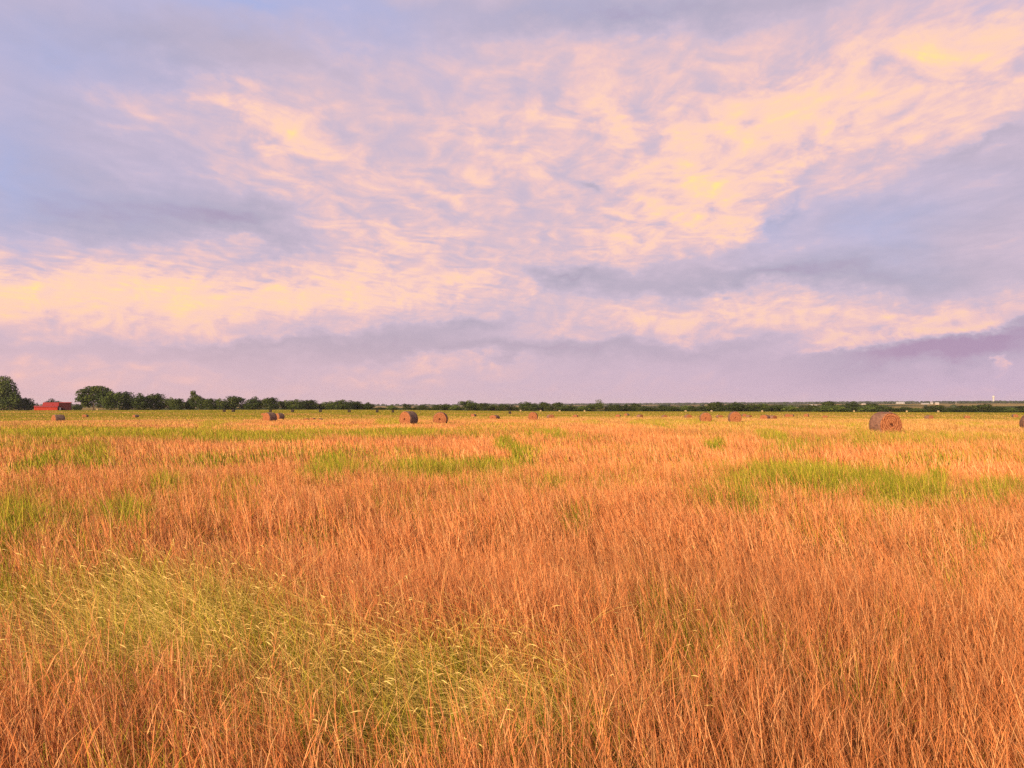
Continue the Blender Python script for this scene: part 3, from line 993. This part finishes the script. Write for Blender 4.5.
# far woods on the rising land: masses of crowns nobody could count
def build_woods():
    r = np.random.default_rng(5)
    V, Q, Cc = [], [], []
    n0 = 0
    ico = bmesh.new()
    bmesh.ops.create_icosphere(ico, subdivisions=2, radius=1.0)
    bv = np.array([v.co[:] for v in ico.verts])
    bf = np.array([[v.index for v in f.verts] for f in ico.faces])
    ico.free()

    def crown(x, y, w, h):
        nonlocal n0
        z = gz(x, y)
        k = r.integers(0, 1000)
        f = 0.72 + 0.55 * vnoise(bv[:, 0] * 2.3 + k, bv[:, 2] * 2.3 + bv[:, 1] * 1.9, 3)
        p = bv * f[:, None] * np.array([w / 2, w / 2, h * .55]) + np.array([x, y, z + h * .45])
        c = np.array([0.030, 0.042, 0.016]) * r.uniform(.8, 1.5)
        V.append(p); Q.append(bf + n0); Cc.append(np.tile(c, (len(p), 1)))
        n0 += len(p)

    def belt(az0, az1, d0, d1, n, h0, h1, keep=None):
        for _ in range(n):
            a = R(r.uniform(az0, az1)); d = r.uniform(d0, d1)
            x, y = d * math.sin(a), d * math.cos(a)
            if keep is not None and fbm(np.array([x / 300]), np.array([y / 420]), 77, 3)[0] < keep:
                continue
            h = r.uniform(h0, h1)
            crown(x, y, h * r.uniform(1.0, 2.2), h)
    belt(29.3, 32.5, 2750, 2950, 40, 6, 9)
    belt(-3, 38, 4200, 4700, 1500, 7, 11)
    belt(-40, -3, 4200, 4700, 500, 5, 8)
    belt(10, 36, 3000, 4200, 260, 6, 10, .55)
    belt(-8, 36, 1700, 3000, 220, 5, 8, .57)
    belt(-8, 36, 800, 1500, 160, 4, 6, .55)
    me = mesh_from('far_woods', np.vstack(V), np.vstack(Q), MAT_LEAF, np.vstack(Cc), smooth=True)
    o = link('far_woods', me)
    tag(o, 'dim bluish woods on the low hills along the horizon', 'woods', kind='stuff')


build_woods()


# ------------------------------------------------------------------ boxes, roofs
def box_bm(bm, x0, x1, y0, y1, z0, z1):
    vs = [bm.verts.new(p) for p in ((x0, y0, z0), (x1, y0, z0), (x1, y1, z0), (x0, y1, z0), (x0, y0, z1), (x1, y0, z1), (x1, y1, z1), (x0, y1, z1))]
    for f in ((0, 3, 2, 1), (4, 5, 6, 7), (0, 1, 5, 4), (1, 2, 6, 5), (2, 3, 7, 6), (3, 0, 4, 7)):
        bm.faces.new([vs[i] for i in f])


def prism_bm(bm, prof, x0, x1):
    """profile in (y, z) run along x"""
    a = [bm.verts.new((x0, y, z)) for y, z in prof]
    b = [bm.verts.new((x1, y, z)) for y, z in prof]
    n = len(prof)
    for i in range(n):
        bm.faces.new((a[i], a[(i + 1) % n], b[(i + 1) % n], b[i]))
    bm.faces.new(list(reversed(a))); bm.faces.new(b)


def from_bm(name, bm, mat, parent=None, smooth=False):
    bmesh.ops.recalc_face_normals(bm, faces=bm.faces)
    me = bpy.data.meshes.new(name)
    bm.to_mesh(me); bm.free()
    if smooth:
        for p in me.polygons: p.use_smooth = True
    me.materials.append(mat)
    return link(name, me, parent=parent)


def empty(name, loc, rz=0.0):
    o = bpy.data.objects.new(name, None)
    C.objects.link(o)
    o.location = loc
    o.rotation_euler = (0, 0, rz)
    return o


# red barn with a lean-to at its left end
def build_barn():
    Y = 505.0
    x0, x1 = at_dist(36, Y)[0], at_dist(71.5, Y)[0]
    W = (x1 - x0) * math.cos(R(29))
    cx = (x0 + x1) / 2
    z = min(gz(x0, Y), gz(x1, Y)) - .2
    top = EYE + (HZ - 402.4) / F * Y - z
    red = noisy_mat('barn_red_siding', (0.38, 0.034, 0.018), (0.48, 0.055, 0.030), 0.9, 0.6, (6, 6, .4))
    dark = noisy_mat('barn_shaded_siding', (0.034, 0.004, 0.005), (0.062, 0.006, 0.007), 0.9, 0.7, (6, 6, .4))  # red siding darkened, painting in the shade of the end wall
    roofm = noisy_mat('barn_red_roof', (0.33, 0.030, 0.02), (0.43, 0.050, 0.034), 0.6, 0.5, (5, 1, 1))
    trim = noisy_mat('white_paint', (0.7, 0.68, 0.64), (0.82, 0.8, 0.76), 2.0)
    b = empty('barn', (cx, Y, z), R(26))
    tag(b, 'red barn with shaded end bay and a low lean-to, among the left trees', 'barn')
    h = W / 2
    e = top * 0.62
    L0, L1 = -h + W * .22, h - W * .34
    bm = bmesh.new(); prism_bm(bm, [(-5, 0), (-5, e), (0, top - .15), (5, e), (5, 0)], L0, L1); from_bm('main_wall', bm, red, b)
    bm = bmesh.new(); prism_bm(bm, [(-5.3, e - .06), (-5.3, e + .1), (0, top + .02), (5.3, e + .1), (5.3, e - .06), (0, top - .14)], L0 - .3, L1 + .1); from_bm('main_roof', bm, roofm, b)
    # end bay, closer to us; the end wall's shade is painted into its colour
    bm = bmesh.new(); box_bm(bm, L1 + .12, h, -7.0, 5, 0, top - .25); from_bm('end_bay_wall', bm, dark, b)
    bm = bmesh.new(); prism_bm(bm, [(-7.3, top - .24), (-7.3, top - .06), (5.3, top + .22), (5.3, top + .04)], L1 - .1, h + .25); from_bm('end_bay_roof', bm, roofm, b)
    # lean-to in front and to the left
    lt = top * 0.60
    bm = bmesh.new(); prism_bm(bm, [(-9.5, 0), (-9.5, lt * .80), (-5.32, lt * .98), (-5.32, 0)], -h, L1 - .4); from_bm('lean_to_wall', bm, red, b)
    bm = bmesh.new(); prism_bm(bm, [(-9.9, lt * .80), (-9.9, lt * .83), (-5.31, lt * 1.03), (-5.31, lt)], -h - .3, L1 - .2); from_bm('lean_to_roof', bm, roofm, b)
    d = bmesh.new(); box_bm(d, L1 + .35, L1 + 1.3, -7.08, -7.003, 0.1, 2.3); dd = from_bm('door', d, trim, b)
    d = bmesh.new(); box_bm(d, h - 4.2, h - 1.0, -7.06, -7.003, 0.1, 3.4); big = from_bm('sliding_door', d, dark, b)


build_barn()

WHITE = noisy_mat('white_siding', (0.42, 0.40, 0.38), (0.54, 0.51, 0.48), 0.4)
TANW = noisy_mat('tan_siding', (0.50, 0.40, 0.30), (0.60, 0.50, 0.38), 0.4)
GREYR = noisy_mat('grey_roof', (0.22, 0.20, 0.20), (0.34, 0.31, 0.30), 0.4)
LIGHTR = noisy_mat('pale_metal_roof', (0.36, 0.35, 0.34), (0.46, 0.44, 0.43), 0.4, 0.4)
GLASS = noisy_mat('dark_window', (0.03, 0.035, 0.045), (0.05, 0.055, 0.065), 0.4, 0.15)


def house(px, py_base, wpx, hpx, dist, wall, roof, label, name='house', cat='house', ridge=0.45):
    x, y = at_dist(px, dist)
    z = gz(x, y)
    zt = EYE + (HZ - py_base) / F * dist
    W, H = wpx / F * dist, hpx / F * dist
    base = z - .3
    top = max(zt + H, z + H)
    D = W * .55
    r = empty(name, (x, y, base))
    tag(r, label, cat, 'distant farm buildings')
    Ht = top - base
    ev = Ht * (1 - ridge)
    bm = bmesh.new(); prism_bm(bm, [(-D / 2, 0), (-D / 2, ev), (0, Ht - .2), (D / 2, ev), (D / 2, 0)], -W / 2, W / 2); from_bm('wall', bm, wall, r)
    bm = bmesh.new(); prism_bm(bm, [(-D / 2 - .5, ev - .3), (-D / 2 - .5, ev + .05), (0, Ht + .15), (D / 2 + .5, ev + .05), (D / 2 + .5, ev - .3), (0, Ht - .18)], -W / 2 - .4, W / 2 + .4); from_bm('roof', bm, roof, r)
    for k in (-.3, 0, .3):
        bm = bmesh.new(); box_bm(bm, k * W - W * .05, k * W + W * .05, -D / 2 - .08, -D / 2 - .01, max(ev * .45, ev - 2.2), ev - .5); from_bm('window', bm, GLASS, r)


house(900, 404.6, 7.5, 2.0, 2600, WHITE, LIGHTR, 'long white farm building on the hill above the largest bale')
house(892.5, 404.2, 2.5, 1.5, 2700, WHITE, GREYR, 'small white house left of the long white farm building')
house(863.5, 405.0, 3.4, 1.9, 1900, TANW, GREYR, 'tan house showing between the dark trees left of the largest bale')
house(811, 406.0, 2.6, 1.5, 1500, WHITE, LIGHTR, 'small white building over the hedge left of two bright bushes')
house(815.5, 405.8, 2.2, 1.3, 1550, TANW, GREYR, 'small tan building next to the white one over the hedge')
house(925, 405.3, 6.5, 1.2, 2000, WHITE, LIGHTR, 'low pale shed on the tan hillside field')
house(931.5, 404.8, 2.2, 2.4, 2100, WHITE, GREYR, 'narrow white house at the right end of the low pale shed', ridge=.35)
house(936.8, 405.8, 3.2, 2.2, 1800, TANW, LIGHTR, 'pale peach barn just above the hedge right of the largest bale')
house(953, 403.8, 5.0, 1.4, 2900, TANW, GREYR, 'brown roofed house on the hill under the far woods')


def water_tower():
    dist = 3000.0
    x, y = at_dist(993.4, dist)
    z = gz(x, y)
    top = EYE + (HZ - 395.6) / F * dist
    H = top - z
    t = empty('water_tower', (x, y, z))
    tag(t, 'slim white water tower standing above the far right woods', 'water tower')

    def lathe(name, prof, mat):
        bm = bmesh.new()
        k = 24
        rings = [[bm.verts.new((r * math.cos(6.28318 * j / k), r * math.sin(6.28318 * j / k), zz)) for j in range(k)] for r, zz in prof]
        for A, B in zip(rings, rings[1:]):
            for j in range(k):
                bm.faces.new((A[j], A[(j + 1) % k], B[(j + 1) % k], B[j]))
        bm.faces.new(rings[-1]); bm.faces.new(list(reversed(rings[0])))
        from_bm(name, bm, mat, t, smooth=True)
    lathe('shaft', [(3.6, -1), (3.1, 2), (2.8, H * .62), (3.1, H * .70)], WHITE)
    lathe('tank', [(3.15, H * .70 + .01), (4.1, H * .76), (4.3, H * .84), (4.1, H * .92), (3.0, H * .97), (1.2, H * .995), (.5, H)], WHITE)
    lathe('vent', [(.4, H + .01), (.4, H + 1.2), (.6, H + 1.25), (.05, H + 1.7)], GREYR)


water_tower()

# ------------------------------------------------------------------ round hay bales
def bale_mats():
    m, nt, b = new_mat('hay_cut_face')
    tc = nt.nodes.new('ShaderNodeTexCoord')
    sp = nt.nodes.new('ShaderNodeSeparateXYZ')
    nt.links.new(tc.outputs['Object'], sp.inputs[0])
    cx = nt.nodes.new('ShaderNodeCombineXYZ')
    nt.links.new(sp.outputs[1], cx.inputs[0]); nt.links.new(sp.outputs[2], cx.inputs[1])
    sh = nt.nodes.new('ShaderNodeVectorMath'); sh.operation = 'SUBTRACT'; sh.inputs[1].default_value = (0, 0.73, 0)
    nt.links.new(cx.outputs[0], sh.inputs[0])
    wv = nt.nodes.new('ShaderNodeTexWave'); wv.wave_type = 'RINGS'; wv.rings_direction = 'SPHERICAL'
    wv.inputs['Scale'].default_value = 2.6; wv.inputs['Distortion'].default_value = 6.0; wv.inputs['Detail'].default_value = 3; wv.inputs['Detail Scale'].default_value = 1.6
    nt.links.new(sh.outputs[0], wv.inputs['Vector'])
    n = nt.nodes.new('ShaderNodeTexNoise'); n.inputs['Scale'].default_value = 11; n.inputs['Detail'].default_value = 6; n.inputs['Roughness'].default_value = .7
    nt.links.new(tc.outputs['Object'], n.inputs['Vector'])
    ad = nt.nodes.new('ShaderNodeMath'); ad.operation = 'MULTIPLY_ADD'
    nt.links.new(wv.outputs['Fac'], ad.inputs[0]); ad.inputs[1].default_value = .30; nt.links.new(n.outputs['Fac'], ad.inputs[2])
    r = nt.nodes.new('ShaderNodeValToRGB')
    e = r.color_ramp.elements
    e[0].position, e[0].color = .40, (0.10, 0.033, 0.017, 1)
    e[1].position, e[1].color = .80, (0.40, 0.170, 0.075, 1)
    k = e.new(.62); k.color = (0.26, 0.090, 0.038, 1)
    nt.links.new(ad.outputs[0], r.inputs[0]); nt.links.new(r.outputs[0], b.inputs['Base Color'])
    bp = nt.nodes.new('ShaderNodeBump'); bp.inputs['Strength'].default_value = .7; bp.inputs['Distance'].default_value = .04
    nt.links.new(ad.outputs[0], bp.inputs['Height']); nt.links.new(bp.outputs[0], b.inputs['Normal'])
    b.inputs['Roughness'].default_value = .95
    side = noisy_mat('hay_weathered_side', (0.13, 0.070, 0.050), (0.34, 0.18, 0.115), 5.0, .95, (.6, 1.6, 1.6), 7, (0.22, 0.118, 0.083), .8)
    grey = noisy_mat('hay_grey_side', (0.095, 0.065, 0.055), (0.30, 0.20, 0.145), 5.0, .95, (.6, 1.6, 1.6), 7, (0.18, 0.122, 0.095), .8)
    core = noisy_mat('hay_dark_core', (0.035, 0.013, 0.008), (0.09, 0.03, 0.016), 14, .95)
    return m, side, grey, core


M_FACE, M_SIDE, M_GREY, M_CORE = bale_mats()
M_STRAND = leaf_mat('hay_strands', .15)


def bale_meshes(seed, sag=0.93, mound=False):
    """roll lying along x, standing on z = 0; side skin, two cut faces, loose strands, sunken core"""
    r = np.random.default_rng(seed)
    NA, NX, RAD, HL = 56, 12, .76, .70

    def radius(a, t):
        f = 1 + .05 * (fbm(np.cos(a) * 2.2 + seed, np.sin(a) * 2.2 + t * 2.0, seed, 3) - .5) * 2
        return RAD * f

    def place(xx, a, rr):
        yy, zz = rr * np.cos(a), rr * np.sin(a)
        zz = np.where(zz < -.60, -.60 - (np.abs(zz) - .60) * .25, zz)       # flattened where it rests
        yy = yy * (1 + .06 * (zz < 0) * np.abs(zz) / RAD)
        if mound:
            zz = np.where(zz > -.05, -.05 + (zz + .05) * .62, zz)
        return np.stack([xx, yy, (zz + .64) * sag], -1)
    a = np.linspace(0, 2 * math.pi, NA, endpoint=False)
    rows = []
    for i in range(NX + 1):
        t = i / NX * 2 - 1
        edge = 1 - .075 * abs(t) ** 7
        rows.append(place(np.full(NA, t * HL), a, radius(a, t) * edge))
    V = np.vstack(rows)
    i, j = np.meshgrid(np.arange(NX), np.arange(NA), indexing='ij')
    j2 = (j + 1) % NA
    Q = np.stack([i * NA + j, i * NA + j2, (i + 1) * NA + j2, (i + 1) * NA + j], -1).reshape(-1, 4)
    side = mesh_from('wrapped_side', V, Q, None, None, True)
    faces = []
    for s in (-1, 1):
        NR = 26
        rows = []
        rim = radius(a, s) * .925
        for q in range(NR + 1):
            k = 1 - q / NR
            k = max(k, .004)
            ring = .008 * math.sin(q * 2.1) + .045 * (1 - k) ** .6        # wound rings, the middle bulging a little
            jit = .05 * (fbm(np.cos(a) * k * 5 + seed, np.sin(a) * k * 5, seed + 5, 3) - .5) + .02 * (r.random(NA) - .5)
            dent = -.16 * math.exp(-((k) / .10) ** 2)
            out = HL + (ring if q else 0) + dent + (jit if q else 0)
            rows.append(place(s * (np.full(NA, 0.) + out), a, rim * k))
        V = np.vstack(rows)
        i, j = np.meshgrid(np.arange(NR), np.arange(NA), indexing='ij')
        j2 = (j + 1) % NA
        Q = np.stack([i * NA + j, i * NA + j2, (i + 1) * NA + j2, (i + 1) * NA + j], -1).reshape(-1, 4)
        if s > 0:
            Q = Q[:, ::-1]
        faces.append(mesh_from('cut_face', V, Q, M_FACE, None, False))
    # a ragged dark hollow in the middle of each face
    cores = []
    for s in (-1, 1):
        k = 14
        aa = np.linspace(0, 2 * math.pi, k, endpoint=False)
        rr = .045 + .055 * r.random(k)
        c0 = place(np.array([s * (HL - .02)]), np.array([0.]), np.array([0.]))
        rim_ = place(np.full(k, s * (HL + .062)), aa, rr)
        inner = place(np.full(k, s * (HL + .030)), aa, rr * .5)
        V = np.vstack([rim_, inner])
        jj = np.arange(k)
        Q = np.stack([jj, (jj + 1) % k, k + (jj + 1) % k, k + jj], -1)
        me = bpy.data.meshes.new('hollow')
        me.from_pydata([tuple(v) for v in V], [], [tuple(int(t) for t in q_) for q_ in Q] + [tuple(range(k, 2 * k))])
        me.materials.append(M_CORE)
        cores.append(me)
    # loose strands
    n = 420
    aa = r.random(n) * 2 * math.pi
    xx = (r.random(n) * 2 - 1) * HL
    endp = r.random(n) < .4
    xx = np.where(endp, np.sign(xx) * (HL + .02), xx)
    rr = np.where(endp, RAD * .9 * np.sqrt(r.random(n)), RAD * .985)
    p = place(xx, aa, rr)
    rb = Ribbons()
    od = np.stack([np.where(endp, np.sign(xx) * .6, 0), np.cos(aa) * .5, np.sin(aa) * .5], -1) + r.normal(0, .5, (n, 3))
    col = np.array([0.46, 0.19, 0.08]) * (.6 + .7 * r.random(n))[:, None]
    rb.add(p, od, np.tile([0, 0, -.5], (n, 1)), .06 + .10 * r.random(n), np.full(n, .008), r.random(n) * 3, col, col, 2)
    strands = mesh_from('loose_hay', np.vstack(rb.V), np.vstack(rb.Q), M_STRAND, np.vstack(rb.Cc))
    return side, faces, cores, strands


BM = [bale_meshes(11), bale_meshes(12, .96), bale_meshes(13, .9)]
MOUND = [bale_meshes(21, .92, True), bale_meshes(22, .85, True)]
_skins = {}


def skin(me, grey):
    """the same roll with the brown or the greyed skin"""
    k = (me.name, grey)
    if k not in _skins:
        c = me.copy()
        c.materials.clear()
        c.materials.append(M_GREY if grey else M_SIDE)
        _skins[k] = c
    return _skins[k]


GH = 'round hay bales standing in the field'


def bale(px, dist, rz, label, which=0, grey=False, size=1.0, group=GH, parts=True, mound=False, sink=0.0, hollow=False):
    x, y = at_dist(px, dist)
    side, faces, cores, strands = (MOUND if mound else BM)[which]
    root = empty('hay_bale', (x, y, gz(x, y) - .03 - sink), R(rz))
    root.scale = (size, size, size * 1.12)
    tag(root, label, 'hay bale', group)
    link('wrapped_side', skin(side, grey), parent=root)
    for f, c in zip(faces, cores):
        fo = link('cut_face', f, parent=root)
        if hollow:
            link('hollow', c, parent=fo)
    if parts:
        tag(link('loose_hay', strands, parent=root), kind='stuff')
    return root


# near and middle bales (rotation: direction of the roll's axis; 90 = face towards us)
bale(885, 55, -86, 'largest bale, reddish with ragged hollow in its orange cut face', 0, False, 1.08, hollow=True)
bale(408.7, 83, 62, 'larger bale of the middle pair, orange face and grey right side', 1, True, 1.0, hollow=True)
bale(440.6, 86, 88, 'second bale of the middle pair, dark ringed face turned to us', 2, False, .98, hollow=True)
bale(270, 112, 60, 'bale below the left tree row, reddish face and grey side', 1, True, .98, sink=.08)
bale(279.5, 150, 60, 'bale half hidden behind the bale below the left tree row', 2, True, .95)
bale(533, 126, 85, 'lone small bale in the middle of the field, face to us', 0, False, .97)
bale(705.5, 103, 80, 'left one of the two pinkish bales right of the middle', 2, False, .98)
bale(734.5, 100, 84, 'right one of the two pinkish bales, paler and fuzzier', 1, False, 1.0)
bale(58.5, 138, 55, 'sunken grey bale in front of the red barn', 2, True, 1.12, sink=.35)
bale(1031, 66, 70, 'brown bale cut by the right edge of the photo', 1, False, 1.0, sink=.15)

# slumped bales farther off: only their tops show over the grass
mounds = [(473.6, 415.4, 'slumped brown bale, first right of the second pair bale'), (494.5, 417.4, 'low brown bale heap between the pair and the lone middle bale'),
          (550.5, 416.8, 'low brown bale heap just right of the lone middle bale'), (575.4, 416.2, 'slumped bale, second heap right of the lone middle bale'),
          (618, 416.0, 'slumped bale heap halfway between the lone bale and pink bales'), (626.6, 414.6, 'far slumped bale, topmost of three heaps left of the pink bales'),
          (639.8, 416.2, 'slumped bale, rightmost of three heaps left of the pink bales'), (664.4, 416.2, 'lone slumped heap left of the pink bales'),
          (688, 416.6, 'wide brown heap just left of the left pinkish bale'), (719.2, 416.6, 'low brown heap between the two pinkish bales'),
          (744.2, 415.6, 'brown heap just right of the right pinkish bale'), (748.8, 416.2, 'second small heap right of the right pinkish bale'),
          (765, 417.6, 'left one of two low heaps right of the pinkish bales'), (772, 417.4, 'right one of two low heaps right of the pinkish bales'),
          (787, 415.8, 'left heap of the bale group left of the bright bushes'), (791.4, 415.6, 'right heap of the bale group left of the bright bushes'),
          (806.2, 415.6, 'tiny heap below the left bright bush'), (825, 416.6, 'pale low heap below the right bright bush'),
          (928.8, 417.6, 'low brown heap right of the largest bale'), (966.8, 417.2, 'wide brown heap midway between largest bale and right edge bale'),
          (1014.5, 416.0, 'small dark heap left of the bale at the right edge'), (85.6, 415.8, 'flat dark heap right of the sunken grey bale'),
          (136, 416.2, 'dark heap with pale top below the left tree row'), (307, 418.2, 'left one of three flat clods right of the left bale'),
          (313, 418.0, 'middle one of three flat clods right of the left bale'), (320, 418.2, 'right one of three flat clods right of the left bale'),
          (264.2, 414.4, 'dark bale peeking over the left shoulder of the left bale')]
for i, (px, py, lab) in enumerate(mounds):
    x, y = at_row(px, py, .42)
    y = min(y, 330)
    bale(px, y, rt.uniform(40, 130), lab, i % 2, i % 5 == 0 or px < 140, (.55 if 'clod' in lab and 'three flat' in lab and 'peeking' not in lab else rt.uniform(.9, 1.1)), 'slumped bales far out in the field', parts=False, mound=True, sink=.15)
M_DARK = noisy_mat('dark_hay', (0.022, 0.015, 0.012), (0.06, 0.042, 0.033), 5, .95)  # one dark tone for the whole bale, skin and faces alike
# dark upright bales seen far off below the left tree row
darks = [(224.4, 411.6), (233.5, 412.4), (270.6, 411.6), (292.6, 412.4), (320.4, 412.2), (349.3, 412.4), (377.2, 412.4), (393, 412.2), (510, 412.4)]
dl = ['leftmost tiny dark bale below the left tree row', 'second tiny dark bale below the left tree row', 'tiny dark bale straight above the left bale', 'tiny dark bale above the three flat clods, left',
      'tiny dark bale above the right flat clod', 'tiny dark bale midway between clods and bale pair', 'tiny dark bale left of the bright green bush', 'tiny brown bale nearest to the left of the bale pair',
      'tiny dark bale left of the lone middle bale']
for (px, py), lab in zip(darks, dl):
    b_ = bale(px, 345, rt.uniform(-12, 12), lab, 0, True, .78, 'tiny dark bales at the field edge', parts=False)
    for ch in list(b_.children):
        k = (ch.data.name, 'darkened')
        if k not in _skins:
            c_ = ch.data.copy(); c_.materials.clear(); c_.materials.append(M_DARK); _skins[k] = c_
        ch.data = _skins[k]
# bales at the far hedge foot; their sunlit paleness is painted into the hay
pales = [(520.6, 'pale bale at the hedge foot, left of the lone middle bale'), (540.5, 'pale bale at the hedge foot, right of the lone middle bale'), (559.6, 'second pale bale at hedge foot right of the lone bale'),
         (584.5, 'third pale bale at hedge foot right of the lone bale'), (685.5, 'pale bale at hedge foot above the wide brown heap'), (711.5, 'pale bale peeking behind the left pinkish bale'), (762, 'pale bale at hedge foot above two low heaps'),
         (853.8, 'white bale at hedge foot left of the largest bale'), (906.5, 'pale bale at hedge foot just right of the largest bale'), (938, 'pale flat bale at hedge foot below the peach barn'), (97.5, 'white bale under the big spreading tree')]
M_PALE = noisy_mat('sunlit_pale_straw', (0.30, 0.215, 0.115), (0.44, 0.325, 0.185), 5, .9)
for px, lab in pales:
    b_ = bale(px, 455 if px > 100 else 462, rt.uniform(60, 120), lab, 1, False, .66, 'pale bales at the foot of the hedge', parts=False)
    for ch in list(b_.children):
        k = (ch.data.name, 'pale')
        if k not in _skins:
            c_ = ch.data.copy(); c_.materials.clear(); c_.materials.append(M_PALE); _skins[k] = c_
        ch.data = _skins[k]


# ------------------------------------------------------------------ evening haze over the far land
def build_haze():
    bm = bmesh.new()
    zlo = float(ground_z(np.array([0., 4000, -4000, 7000]), np.array([7000., 5700, 5700, 0])).min()) - 20.0
    box_bm(bm, -7200, 7200, -7200, 7200, zlo, 38.0)
    m = bpy.data.materials.new('haze_air')
    m.use_nodes = True
    nt = m.node_tree
    nt.nodes.clear()
    o_ = nt.nodes.new('ShaderNodeOutputMaterial')
    v = nt.nodes.new('ShaderNodeVolumePrincipled')
    v.inputs['Color'].default_value = (0.80, 0.82, 0.95, 1)
    v.inputs['Density'].default_value = 5.0e-5
    v.inputs['Anisotropy'].default_value = 0.0
    nt.links.new(v.outputs[0], o_.inputs['Volume'])
    h = from_bm('haze', bm, m)
    tag(h, kind='stuff')


build_haze()
